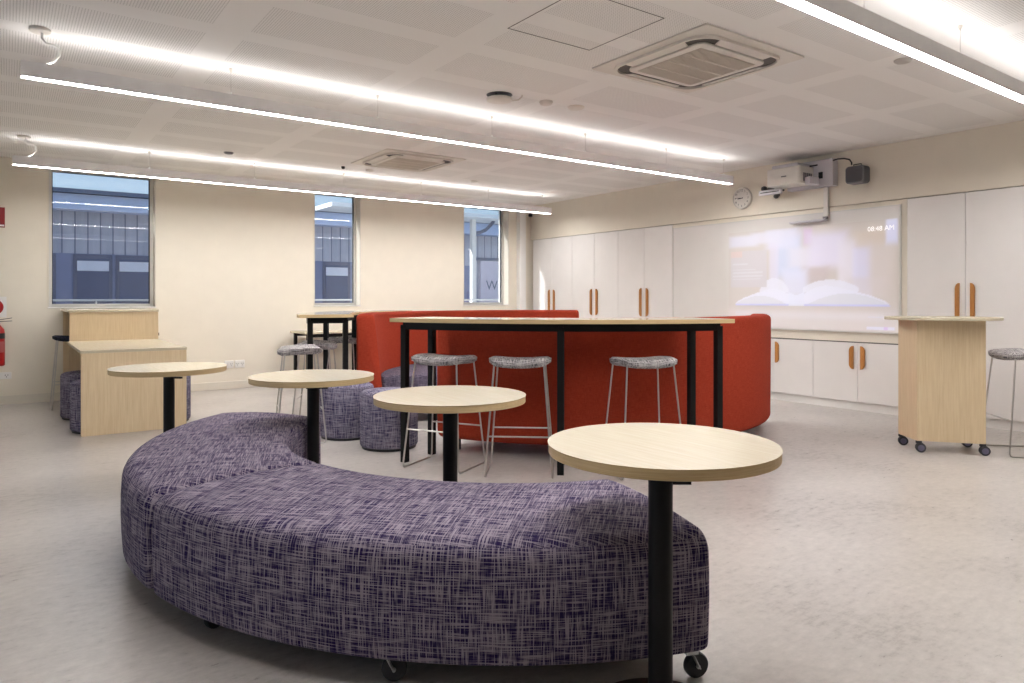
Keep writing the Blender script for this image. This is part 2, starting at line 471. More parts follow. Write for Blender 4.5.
# projected picture: vertex colours of the lit image (an open book before blurred shelves)
def proj_col(u, v):
    """u 0..1 left to right, v 0..1 bottom to top"""
    def sm(a, b, x):
        t = max(0, min(1, (x-a)/(b-a))); return t*t*(3-2*t)
    def mix(c, d, t): return tuple(p+(q-p)*t for p, q in zip(c, d))
    c = (.80,.74,.68)
    # blurred shelf of books
    for (cu, cv, ru, rv, col, k) in ((.40,.72,.08,.22,(.78,.82,.92),.9),(.36,.90,.10,.10,(.90,.89,.95),.8),(.52,.9,.025,.08,(.84,.68,.82),.8),
            (.50,.70,.10,.10,(.93,.90,.92),.8),(.63,.76,.11,.17,(.92,.87,.93),.9),(.57,.52,.07,.08,(.76,.68,.66),.8),(.74,.62,.05,.22,(.95,.90,.90),.8),
            (.82,.55,.05,.25,(.88,.86,.97),.7),(.86,.84,.08,.07,(.84,.75,.66),.7),(.91,.60,.06,.2,(.86,.79,.74),.6),(.31,.60,.03,.28,(.90,.86,.93),.7),
            (.10,.9,.10,.06,(.90,.89,.94),.8),(.26,.92,.1,.06,(.90,.88,.92),.8),(.97,.9,.03,.12,(.90,.90,.99),.9),(.44,.45,.08,.14,(.90,.90,.97),.8),(.84,.4,.10,.09,(.86,.79,.75),.6)):
        d = max(abs(u-cu)/ru, abs(v-cv)/rv); c = mix(c, col, k*(1-sm(.6, 1.35, d)))
    c = mix(c, (.87,.81,.76), 1-sm(.14, .24, v))
    if v < .18 and .05 < u < .93: c = mix(c, (.92,.88,.86), .6*(1-sm(.0, .5, abs(v-.13)/.12)))
    # open book
    def page(u0, u1, ub, top):
        nonlocal c
        if min(u0, u1) <= u <= max(u0, u1):
            s = (u-u0)/(u1-u0)
            hi = .235+(top-.235)*((s/.68)**.62 if s < .68 else 1-.55*((s-.68)/.32)**2)
            hi = max(hi, .235)
            if .22 <= v <= hi:
                c = (.95,.94,.97)
                lo = .235+(top-.30)*.9*sin(PI*min(1, s*1.08))**.9 if s < .92 else .235
                if v < lo and v > .245: c = (.87,.86,.86)
                if v < .245: c = (.76,.76,.95)
    page(.05, .42, .42, .40); page(.96, .48, .48, .42)
    for (a, b, z0, z1) in ((.22,.40,.40,.505),(.49,.80,.40,.475)):
        if a <= u <= b:
            s = (u-a)/(b-a); t = z0+(z1-z0)*(1-abs(2*s-1)**2.2)
            if .36 < v < t: c = mix(c, (.95,.94,.96), .85)
    if .40 < u < .50 and .225 < v < .33+.6*abs(u-.45): c = (.93,.93,.97)
    # translucent text box with lines of writing
    if .015 < u < .262 and .41 < v < .80:
        c = (.80,.755,.74)
        if v > .73 and u < .10: c = (.88,.74,.69)
        for lv, l1 in ((.655,.14),(.60,.19),(.565,.235),(.535,.24),(.50,.225)):
            if abs(v-lv) < .009 and .03 < u < l1: c = (.86,.835,.82)
    if .84 < u < .985 and .015 < v < .045: c = (.95,.93,.98) if not .93 < u < .95 else (.88,.74,.93)
    if .85 < u < .985 and .12 < v < .135: c = (.90,.88,.91)
    e = min(u, 1-u, v, 1-v)
    return c
nu, nv = 150, 110
m = MB(); yL, yR, zb, zt = 5.625, 3.572, .842, 1.985
vs = [(-.0165, yL+(yR-yL)*i/nu-5.03, zb+(zt-zb)*j/nv-.835) for j in range(nv+1) for i in range(nu+1)]
m.add(vs, [(j*(nu+1)+i, j*(nu+1)+i+1, (j+1)*(nu+1)+i+1, (j+1)*(nu+1)+i) for j in range(nv) for i in range(nu)])
t = NT('projected_light'); a = t.new('ShaderNodeVertexColor', layer_name='Col')
t.color((.64,.62,.61,1)); t.b.inputs['Roughness'].default_value = .25
t.link(a.outputs[0], t.b.inputs['Emission Color']); t.b.inputs['Emission Strength'].default_value = .36
po = m.build('projected_picture', t.m, wb)
ca = po.data.color_attributes.new('Col', 'FLOAT_COLOR', 'POINT')
for j in range(nv+1):
    for i in range(nu+1):
        c = proj_col(i/nu, j/nv); ca.data[j*(nu+1)+i].color = (max(0,c[0]-.70)*2.0+.01, max(0,c[1]-.665)*2.0+.01, max(0,c[2]-.63)*2.3+.01, 1)
m = MB()
text_into(m, '08:48 AM', .07, lambda x, y: (-.0185, 3.745-5.03-x, 1.895-.835+y))
m.build('clock_text', emis('projected_white_text', (1,.99,1,1), .45), wb)

# ------------------------------------------------------------------ things on the right wall
ck = thing('wall_clock', 'round white wall clock beside the projector', 'clock', (XW-.002, 5.42, 2.395))
MB().lathe([(.128,0),(.132,-.012),(.130,-.034),(.121,-.040),(.117,-.034)], axis='x', n=48).build('case', M['warm_white'], ck, smooth=35)
MB().lathe([(.117,-.03),(.117,-.033)], axis='x', n=48).build('dial', plain('dial_white', (.74,.73,.70,1), .5), ck)
for k in range(1, 13):
    m = MB(); a = PI/2-2*PI*k/12; text_into(m, str(k), .036, lambda x, y: (-.0345, -(.092*cos(a))-x, .092*sin(a)+y))
    m.build('numeral', M['black_plastic'], ck)
def hand(a, l, wd, x):
    q = [(-wd*sin(a)-.02*cos(a), wd*cos(a)-.02*sin(a)), (wd*sin(a)-.02*cos(a), -wd*cos(a)-.02*sin(a)), (l*cos(a)+wd*.6*sin(a), l*sin(a)-wd*.6*cos(a)), (l*cos(a)-wd*.6*sin(a), l*sin(a)+wd*.6*cos(a))]
    return MB().prism([(-p, q_) for p, q_ in q], x, x+.002, 'x')
hand(PI/2-2*PI*(8.77/12), .055, .005, -.038).build('hour_hand', M['black_plastic'], ck)
hand(PI/2-2*PI*(46/60), .082, .004, -.041).build('minute_hand', M['black_plastic'], ck)

pj = thing('projector', 'white short throw projector on its wall mount above the whiteboard', 'projector', (XW, 4.5, 2.39))
MB().box(-.10, 0, -.285, .26, 0, .295).build('wall_mount', M['lilac_white'], pj, bevel=.006)
MB().prism(round_poly([(-.36,-.06),(-.08,-.06),(-.08,.36),(-.36,.36)], [.03,.01,.01,.05]), .035, .225).build('body', M['warm_white'], pj, bevel=.012)
MB().prism(round_poly([(-.34,-.02),(-.08,-.02),(-.08,.30),(-.34,.30)], .02), .225, .262).build('lid', M['lilac_white'], pj, bevel=.008)
m = MB()
for k in range(5): m.box(-.29+.034*k, -.272+.034*k, -.066, -.058, .06, .15)
m.build('vent', M['grey'], pj)
MB().prism([(-.30,-.14),(-.12,-.14),(-.12,-.06),(-.26,-.06)], .02, .10).build('side_cover', M['lilac_white'], pj, bevel=.004)
MB().box(-.108, -.098, -.11, .0, .235, .25).build('slot', M['black_plastic'], pj); MB().box(-.108, -.098, -.17, -.125, .09, .16).build('socket', M['black_plastic'], pj)
MB().box(-.365, -.36, .10, .16, .12, .132).build('badge', M['grey'], pj)

cm = thing('interactive_camera', 'white bar camera with black strip on a black bracket left of the projector', 'camera', (XW, 4.90, 2.368))
MB().box(-.235, -.20, -.15, .14, -.01, .048).build('bar', M['lilac_white'], cm, bevel=.006)
MB().box(-.238, -.235, -.125, .115, .014, .026).build('strip', M['black_plastic'], cm)
b = MB(); b.tube([(-.20,-.02,.02),(-.12,-.03,.05),(0,-.03,.06)], .012); b.lathe([(.012,-.03),(.03,-.02),(.036,0),(.03,.02),(.012,.03)], (-.17,.11,.075), 16); b.lathe([(.012,-.03),(.034,-.02),(.04,0),(.034,.02),(.012,.03)], (-.17,.02,.07), 16)
b.lathe([(.01,-.025),(.025,-.018),(.03,0),(.025,.018),(.01,.025)], (-.19,-.06,-.03), 16); b.box(-.19,-.155,-.085,-.035,-.03,.0); b.tube([(-.17,.11,.075),(0,.06,.05)], .012)
b.build('bracket', M['black_plastic'], cm, smooth=40)

sb = thing('sensor_bar', 'slim pale bar hanging at the top of the whiteboard below a cable duct', 'sensor', (XW, 4.52, 2.02))
MB().box(-.10, -.03, -.21, .22, 0, .022).build('bar', M['lilac_white'], sb, bevel=.004)
MB().box(-.06, -.018, -.205, -.165, .0225, .05).build('clip', M['grey'], sb)
MB().box(-.048, -.019, -.215, -.165, .0505, .369).build('cable_duct', M['warm_white'], sb, bevel=.003)

sp = thing('wall_speaker', 'small grey loudspeaker at the right of the projector mount', 'speaker', (XW, 3.94, 2.37))
q = round_poly([(-.10,-.15),(.10,-.15),(.10,.03),(-.10,.03)], .035)
sp_b = MB(); sp_b.prism([(y, z+.15) for y, z in q], -.17, -.04, 'x'); sp_b.build('cabinet_shell', M['grey'], sp, bevel=.012)
MB().prism([(y*.86, z*.86+.142) for y, z in q], -.176, -.168, 'x').build('grille', plain('dark_mesh_grille', (.10,.098,.11,1), .7), sp)
MB().tube([(-.09,.05,.175),(-.09,.05,.205),(-.09,-.03,.205),(-.09,-.03,.175)], .006).build('cable_loop', M['black_plastic'], sp)
MB().box(-.05,0,-.03,.03,.06,.12).build('bracket', M['black_plastic'], sp)
tag(MB().tube([(7.20,4.212,2.655),(7.20,4.16,2.662),(7.20,4.09,2.655),(7.20,4.03,2.635),(7.205,4.01,2.60),(7.205,4.01,2.575)], .008).build('speaker_cable', M['black_plastic'], smooth=60), 'short black cable looping from the projector mount to the grey speaker', 'cable')
tag(MB().lathe([(.03,0),(.035,.02),(.028,.05),(.012,.06)], (7.272,9.692,2.57), 16).build('motion_sensor', M['black_plastic'], smooth=40), 'tiny dark sensor in the top corner of the room', 'sensor')

# ------------------------------------------------------------------ things on the window wall
def outlet(label, x0, x1, z0, z1, n):
    o = thing('power_outlet', label, 'power outlet', ((x0+x1)/2, YW, (z0+z1)/2), 0, 'power outlets on the window wall')
    hw, hh = (x1-x0)/2, (z1-z0)/2
    MB().box(-hw, hw, -.012, 0, -hh, hh).build('plate', M['white'], o, bevel=.004)
    for k in range(n):
        cx = -hw+(k+.5)*2*hw/n; m = MB()
        for dx, dz in ((-.012, .006), (.012, .006), (0, -.014)): m.box(cx+dx-.003, cx+dx+.003, -.0135, -.0118, dz-.006, dz+.006)
        m.build('socket', M['dark_gap'], o)
outlet('white power outlet near the wooden bench, left of the pair on the cream wall', 2.315, 2.43, .27, .37, 2)
outlet('white power outlet, right of the pair low on the cream wall', 2.445, 2.57, .27, .37, 2)
outlet('wide white power outlet below the fire extinguisher', -.22, .05, .285, .36, 3)

fx = thing('fire_extinguisher', 'red fire extinguisher hanging on the wall at the left edge', 'fire extinguisher', (-.075, YW-.09, .44))
MB().lathe([(.055,0),(.066,.01),(.066,.36),(.06,.40),(.03,.44),(.022,.45)], n=28).build('cylinder', M['red_paint'], fx, smooth=40)
MB().lathe([(.0666,.30),(.0666,.36)], n=28).build('band', M['black_plastic'], fx)
MB().lathe([(.0664,.15),(.0664,.27)], n=28).build('sticker', plain('extinguisher_sticker', (.45,.12,.12,1), .5), fx)
MB().lathe([(.022,.45),(.024,.48),(.016,.50)], n=16).build('valve', M['zinc'], fx)
MB().bar((-.02,0,.50), (.13,0,.525), .02, .006).build('lever', M['black_plastic'], fx)
MB().bar((-.02,0,.485), (.13,0,.492), .02, .006).build('carry_handle', M['black_plastic'], fx)
MB().tube([(-.02,0,.47),(-.09,0,.46),(-.11,0,.38),(-.09,0,.2),(-.08,-.01,.08)], .01).build('hose', M['rubber'], fx, smooth=60)
MB().box(-.02,.02,.06,.09,.30,.36).build('hanger', M['zinc'], fx)
sg = thing('safety_sign', 'white square sign with red disc above the fire extinguisher', 'sign', (-.11, YW, 1.085))
MB().box(-.115,.115,-.003,0,-.115,.115).build('plate', M['white'], sg)
MB().lathe([(.088,-.003),(.088,-.0045)], axis='y', n=36).build('disc', M['red_paint'], sg)
MB().lathe([(.02,-.0045),(.02,-.006)], axis='y', n=20).build('dot', M['black_plastic'], sg)
s2 = thing('wall_sign', 'dark red sign with pale lower strip high on the left edge', 'sign', (-.14, YW, 2.08))
MB().box(-.13,.13,-.004,0,-.112,.112).build('plate', M['red_sign'], s2)
MB().box(-.124,.124,-.0055,-.004,-.10,-.08).build('strip', M['white'], s2)

# ------------------------------------------------------------------ ceiling fittings
def cassette(label, cx, cy):
    o = thing('air_conditioner', label, 'air conditioner', (cx, cy, H), 0, 'ceiling air conditioner cassettes')
    MB().prism(round_poly([(-.49,-.49),(.49,-.49),(.49,.49),(-.49,.49)], .02), -.012, -.0005).build('flange', M['acwhite'], o, bevel=.004)
    def rs(h, c): return round_poly([(-h,-h),(h,-h),(h,h),(-h,h)], c, 6)
    def ring(mb, a, b, z0, z1):
        n = len(a); mb.add([(x,y,z0) for x,y in a]+[(x,y,z0) for x,y in b]+[(x,y,z1) for x,y in a]+[(x,y,z1) for x,y in b],
            [f for i in range(n) for j in ((i+1)%n,) for f in ((i,j,n+j,n+i),(2*n+i,2*n+j,3*n+j,3*n+i),(i,j,2*n+j,2*n+i),(n+i,n+j,3*n+j,3*n+i))]); return mb
    ring(MB(), rs(.42,.15), rs(.405,.14), -.03, -.012).build('rim', M['acwhite'], o, smooth=40)
    MB().prism(rs(.404,.14), -.016, -.0125).build('recess', M['dark_gap'], o)
    m = MB(); m.prism([(x,y) for x,y in rs(.325,.06)], -.036, -.0165); m.build('panel', M['acwhite'], o, bevel=.01)
    for k in range(4):
        a = k*PI/2; R = Matrix.Rotation(a, 3, 'Z'); mb = MB()
        mb.add([tuple(R @ Vector(v)) for v in ((-.235,.347,-.034),(.235,.347,-.034),(.25,.398,-.026),(-.25,.398,-.026),(-.235,.347,-.029),(.235,.347,-.029),(.25,.398,-.021),(-.25,.398,-.021))],
               [(0,1,2,3),(7,6,5,4),(0,4,5,1),(1,5,6,2),(2,6,7,3),(3,7,4,0)])
        mb.build('vane', M['acwhite'], o)
    g = MB(); g.box(-.27,.27,-.27,.27,-.0375,-.036); gr = g.build('grille', M['acgrille'], o)
    m = MB()
    for k in range(27): m.box(-.262+.02*k-.004, -.262+.02*k+.004, -.268, .268, -.042, -.0376)
    m.build('slats', M['acgrille'], gr)
    m = MB()
    for k in (-1,0,1): m.box(-.268,.268, .135*k-.006, .135*k+.006, -.044, -.0376)
    m.build('crossbar', plain('grille_bar', (.70,.64,.57,1), .6), gr)
cassette('large square ceiling air conditioner with grey grille near the projector', 3.735, 3.15)
cassette('square ceiling air conditioner farther away, between the two hanging lights toward the windows', 3.735, 7.31)

spk = thing('ceiling_speaker', 'round ceiling speaker dropped below a dark hole', 'speaker', (3.10, 4.53, H))
MB().lathe([(.10,-.002),(.10,-.001)], n=32).build('opening', M['black_plastic'], spk)
MB().lathe([(.085,-.05),(.098,-.046),(.10,-.03),(.098,-.028)], n=32).build('disc', M['acwhite'], spk, smooth=40)
for hx, hy in ((.03,.02),(-.05,-.03)): MB().tube([(hx,hy,.0),(hx,hy,-.035)], .008).build('hanger', M['black_plastic'], spk)
MB().tube([(.10,-.03,-.035),(.14,-.06,-.03),(.15,-.09,-.012),(.15,-.09,-.001)], .006).build('clip', M['acwhite'], spk)
def disc(name, label, x, y, r, h=.03, mat=None, cat='detector', grp=None):
    o = MB().lathe([(r*.55,-h),(r*.8,-h*.85),(r,-h*.3),(r,0)], (x,y,H+.001), 24).build(name, mat or M['acwhite'], smooth=40); tag(o, label, cat, grp)
disc('smoke_detector', 'round white detector on the ceiling just right of the dropped speaker', 3.508, 4.468, .055, .03)
disc('smoke_detector', 'wider flat white detector on the ceiling, second right of the dropped speaker', 3.809, 4.454, .07, .022)
disc('smoke_detector', 'grey ceiling detector beside the nearest hanging light at upper right', 4.813, 2.33, (.055), .02, plain('detector_taupe', (.52,.48,.45,1), .5))
disc('dome_camera', 'tiny dark ceiling sensor just above the light nearest the windows', 3.27, 8.42-.35, .022, .03, M['black_plastic'], 'sensor')
disc('smoke_detector', 'small pale detector above the farthest hanging light, over the second window', 3.62, 8.1, .05, .02)
disc('smoke_detector', 'small pale detector over the far light, near the third window', 5.1, 8.35-.3, .05, .02, M['warm_white'])
disc('sprinkler', 'small grey fitting on the ceiling above the left window', 1.95, 8.0, .05, .02, M['grey'], 'fitting')
# access hatch, outlined by a fine dark shadow gap
ah = thing('access_hatch', 'square access hatch outlined by thin dark lines, in the perforated ceiling by the air conditioner', 'hatch', (2.69, 3.07, H))
m = MB(); h0 = .312; e = .004
m.box(-h0,h0,-h0-e,-h0,-.002,.001).box(-h0,h0,h0,h0+e,-.002,.001).box(-h0-e,-h0,-h0-e,h0+e,-.002,.001).box(h0,h0+e,-h0-e,h0+e,-.002,.001)
m.build('shadow_gap', M['dark_gap'], ah)

def lamp(label, x0, x1, y, slope, rods, cable=True):
    o = thing('linear_pendant_light', label, 'light', (x0, y, H), math.atan(slope), 'suspended linear lights')
    L = x1-x0; wd = .034; zt, zb = -.185, -.275
    b = MB(); b.box(0,L,-wd,-wd+.003,zb,zt).box(0,L,wd-.003,wd,zb,zt).box(0,.003,-wd+.003,wd-.003,zb,zt).box(L-.003,L,-wd+.003,wd-.003,zb,zt).box(.003,L-.003,-wd+.003,wd-.003,-.24,-.22)
    b.build('housing', M['lamp'], o)
    MB().box(.004,L-.004,-wd+.010,wd-.010,zb+.004,zb+.008).build('lower_diffuser', M['lamp_down'], o)
    MB().box(.004,L-.004,-wd+.004,wd-.004,zt-.012,zt-.004).build('upper_diffuser', M['lamp_up'], o)
    for r in rods:
        m = MB(); m.tube([(r,0,zt-.003),(r,0,-.001)], .0016, 6); c = m.build('suspension_wire', M['chrome'], o)
        MB().lathe([(.004,-.03),(.012,-.012),(.012,-.0008)], (r,0,0), 12).build('ceiling_cup', M['acwhite'], c, smooth=40)
        MB().lathe([(.012,zt-.003),(.012,zt+.004),(.004,zt+.02)], (r,0,0), 12).build('gripper', M['white'], c, smooth=40)
    if cable:
        MB().lathe([(.05,-.02),(.055,-.016),(.055,-.0008)], (.09,-.08,0), 24).build('ceiling_rose', M['acwhite'], o, smooth=40)
        MB().tube([(.10,-.075,-.018),(.10,-.07,-.05),(.12,-.06,-.075),(.16,-.045,-.07),(.185,-.03,-.08),(.19,-.02,-.12),(.16,-.01,-.16),(.11,0,-.19)], .007).build('power_cable', M['white'], o, smooth=60)
    return o
lamp('long white hanging linear light, middle of the three, running over the curved bench', .07, 6.70, 5.05, .014, (1.18, 2.27, 3.34, 4.42, 5.55, 6.5))
lamp('long white hanging linear light nearest the windows, farthest of the three', .05, 6.80, 8.42, .02, (1.2, 2.3, 3.4, 4.5, 5.6, 6.6))
lamp('hanging linear light at the upper right corner, nearest of the three', .05, 6.70, 1.79, .012, (1.2, 2.3, 3.35, 4.42, 5.5, 6.5))

# ------------------------------------------------------------------ curved purple bench
BC = (2.33, 3.29)
def bench_profile():
    r0, r1, z0, z1 = 1.195, 1.928, .088, .452
    p = round_poly([(r0,z0),(r1,z0),(r1,z1),(r0,z1)], [.015,.016,.055,.05], 6)
    # subdivide and crown the top
    out = []
    for i, a in enumerate(p):
        b = p[(i+1) % len(p)]; n = max(1, int(math.hypot(b[0]-a[0], b[1]-a[1])/.06))
        for k in range(n): out.append((a[0]+(b[0]-a[0])*k/n, a[1]+(b[1]-a[1])*k/n))
    rm, hw = (r0+r1)/2, (r1-r0)/2
    return [(r+(.009*sin(PI*(z-z0)/(z1-z0)) if r > rm+hw*.93 else 0), z+(.022*max(0, 1-((r-rm)/hw)**2) if z > .4 else 0)) for r, z in p and out]
def castor(root, x, y, ang, zt=.088, r=.039):
    c = MB(); z = r
    c.box(-.02,.02,-.02,.02,zt-.008,zt+.004)
    c.bar((0,-.017,zt-.006),(.022,-.017,z),.003,.03,(0,1,0)).bar((0,.017,zt-.006),(.022,.017,z),.003,.03,(0,1,0))
    c.tube([(.022,-.02,z),(.022,.02,z)], .006)
    R = Matrix.Rotation(ang, 3, 'Z')
    c.v = [tuple(R @ Vector(v)+Vector((x,y,0))) for v in c.v]
    k = c.build('castor', M['zinc'], root)
    wv = MB(); wv.lathe([(r*.55,-.011),(r*.92,-.012),(r,-.008),(r,.008),(r*.92,.012),(r*.55,.011)], (0,0,0), 24, 'y')
    wv.v = [tuple(R @ Vector((v[0]+.022,v[1],v[2]+z))+Vector((x,y,0))) for v in wv.v]
    wv.build('wheel', M['rubber'], k, smooth=40)
def bench(label, t0, t1, cast):
    o = thing('curved_bench', label, 'bench', (BC[0], BC[1], 0), 0, 'curved bench modules')
    MB().arc(bench_profile(), (0,0), t0, t1, 40, .028, 1.8, .436).build('cushion', M['purple'], o, smooth=50)
    m = MB(); pr = [(1.25,.0865),(1.25,.0875),(1.86,.0875),(1.86,.0865)]
    m.arc(pr, (0,0), t0+1.5, t1-1.5, 24); m.build('base_board', M['black_plastic'], o)
    for r, a, d in cast: castor(o, r*cos(rad(a)), r*sin(rad(a)), rad(d))
    return o
bench('front module of the curved purple bench, nearest the camera', 191.15, 253.6, ((1.84,199.0,20),(1.87,222.9,330),(1.90,251.7,340),(1.27,200,90),(1.27,247,60)))
bench('rear module of the curved purple bench, curling toward the wooden desk', 129.3, 190.4, ((1.80,183.5,210),(1.83,137,20),(1.27,184,30),(1.27,138,60)))

# ------------------------------------------------------------------ round tables on posts
def round_table(label, x, y, brk, off=(0,0), rb=.2):
    o = thing('round_table', label, 'table', (x, y, 0), 0, 'round tables on black posts')
    r, zt, th = .349, .735, .032
    top = MB()
    n = 72
    vs = [(r*cos(2*PI*k/n), r*sin(2*PI*k/n), z) for z in (zt-th, zt) for k in range(n)]
    top.add(vs, [tuple(range(n, 2*n)), tuple(range(n-1, -1, -1))]); top.cur = 1
    top.add(vs, [(k, (k+1) % n, n+(k+1) % n, n+k) for k in range(n)])
    t = top.build('tabletop', [M['birch_top'], M['birch_edge']], o)
    import bmesh
    bm = bmesh.new(); bm.from_mesh(t.data); bmesh.ops.remove_doubles(bm, verts=bm.verts, dist=1e-5); bm.to_mesh(t.data); bm.free()
    bv = t.modifiers.new('bevel', 'BEVEL'); bv.width = .0025; bv.segments = 2
    MB().lathe([(.034,.013),(.034,zt-th-.008)], (off[0],off[1],0), 28).build('post', M['black'], o, smooth=40)
    MB().lathe([(rb,0),(rb,.007),(rb-.01,.012),(.03,.0125)], (off[0],off[1],0), 48).build('base_plate', M['black'], o, smooth=30)
    b = MB(); c, s = cos(rad(brk)), sin(rad(brk))
    ox, oy = off; b.bar((ox-.18*c,oy-.18*s,zt-th-.005), (ox+.13*c,oy+.13*s,zt-th-.005), .05, .009); b.bar((ox*1.2+.08*s,oy*1.2-.08*c,zt-th-.0055), (-.12*s,.12*c,zt-th-.0055), .05, .008)
    b.build('bracket', M['black'], o)
    lv = MB(); e = (cos(rad(-35.4)), sin(rad(-35.4))); lv.bar((ox+.03*e[0],oy+.03*e[1],.664), (ox+.085*e[0],oy+.085*e[1],.664), .016, .012); lv.build('lever', M['black'], o)
    return o
round_table('nearest round birch table, in front of the bench end', 1.651, 1.526, -35.4, (-.15,-.135), .2)
round_table('second nearest round birch table, in front of the two stools', 1.676, 2.852, 20)
round_table('round birch table inside the curve of the bench, in front of the small drum stools', 1.449, 4.037, 20, (0,-.012))
round_table('farthest round birch table, in front of the wooden desk', .866, 5.077, -35)

# ------------------------------------------------------------------ red booth
RC = (4.58, 5.53)
def booth(label, t0, t1, c=RC):
    o = thing('curved_booth', label, 'sofa', (c[0], c[1], 0), 0, 'curved red booth modules')
    p = round_poly([(1.69,.095),(1.945,.095),(1.95,1.035),(1.79,1.035)], [.015,.045,.045,.04], 6)
    MB().arc(p, (0,0), t0, t1, 40, .03, 1.9).build('backrest', M['red'], o, smooth=50)
    p = round_poly([(1.12,.10),(1.688,.10),(1.72,.45),(1.12,.45)], [.02,.005,.01,.05], 5)
    MB().arc(p, (0,0), t0+1.2, t1-1.2, 36, .025, 1.5).build('seat', M['seat_cloth'], o, smooth=50)
    for r, a in ((1.85, t0+4), (1.85, t1-4), (1.2, t0+5), (1.2, t1-5)):
        MB().lathe([(.026,0),(.026,.096)], (r*cos(rad(a)), r*sin(rad(a)), 0), 16).build('glide', M['black_plastic'], o, smooth=40)
booth('near left module of the red booth, directly behind the long bar table', 199.5, 259.7)
booth('right module of the red booth, rounding off beside the low white cabinets', 260.0, 316)
booth('far module of the red booth with its open end facing the camera', 101.2, 161.5, (4.50, 5.59))
booth('far right module of the red booth, backing onto the tall cabinets', 42, 100.9, (4.50, 5.59))

# ------------------------------------------------------------------ curved bar tables
def bar_table(label, c, legs, t0, t1, ri, ro, lr):
    o = thing('bar_table', label, 'table', (c[0], c[1], 0), 0, 'curved high bar tables')
    pr = [(ri,1.012),(ro,1.012),(ro,1.04),(ri,1.04)]
    m = MB(); n = 48; K = len(pr)
    vs = [(r*cos(rad(t0+(t1-t0)*i/n)), r*sin(rad(t0+(t1-t0)*i/n)), z) for i in range(n+1) for r, z in pr]
    fs = []
    for i in range(n):
        for k in range(K):
            m.cur = 0 if k == 2 or k == 0 else 1
            m.add([], []); m.f.append([i*K+k, (i+1)*K+k, (i+1)*K+(k+1) % K, i*K+(k+1) % K]); m.uv.append(None); m.mi.append(m.cur)
    m.v = vs; m.cur = 1
    m.f.append([0,1,2,3]); m.uv.append(None); m.mi.append(1)
    m.f.append([n*K+3,n*K+2,n*K+1,n*K]); m.uv.append(None); m.mi.append(1)
    m.build('tabletop', [M['birch_sheen'], M['birch_edge']], o)
    fr = MB()
    for r in lr:
        p = [(r-.02,.958),(r+.02,.958),(r+.02,1.011),(r-.02,1.011)]
        fr.arc(p, (0,0), legs[0], legs[-1], 36)
    for a in legs: fr.bar((lr[0]*cos(rad(a)), lr[0]*sin(rad(a)), .985), (lr[1]*cos(rad(a)), lr[1]*sin(rad(a)), .985), .04, .05)
    fr.build('frame', M['black'], o)
    for a in legs:
        for r in lr:
            q = MB(); h = .0225; cc, ss = cos(rad(a)), sin(rad(a))
            poly = [(r*cc+u*cc-v*ss, r*ss+u*ss+v*cc) for u, v in ((-h,-h),(h,-h),(h,h),(-h,h))]
            q.prism(poly, 0, .99); q.build('leg', M['black'], o)
    return o
bar_table('long curved bar table in front of the red booth, three stools along it', RC, (201.7, 229.7, 256.6), 200.4, 258.0, 2.03, 2.50, (2.095, 2.40))
bar_table('far curved bar table left of the red booth arm, against the background wall', RC, (111, 139, 166), 108.5, 168.3, 2.11, 2.58, (2.17, 2.475))

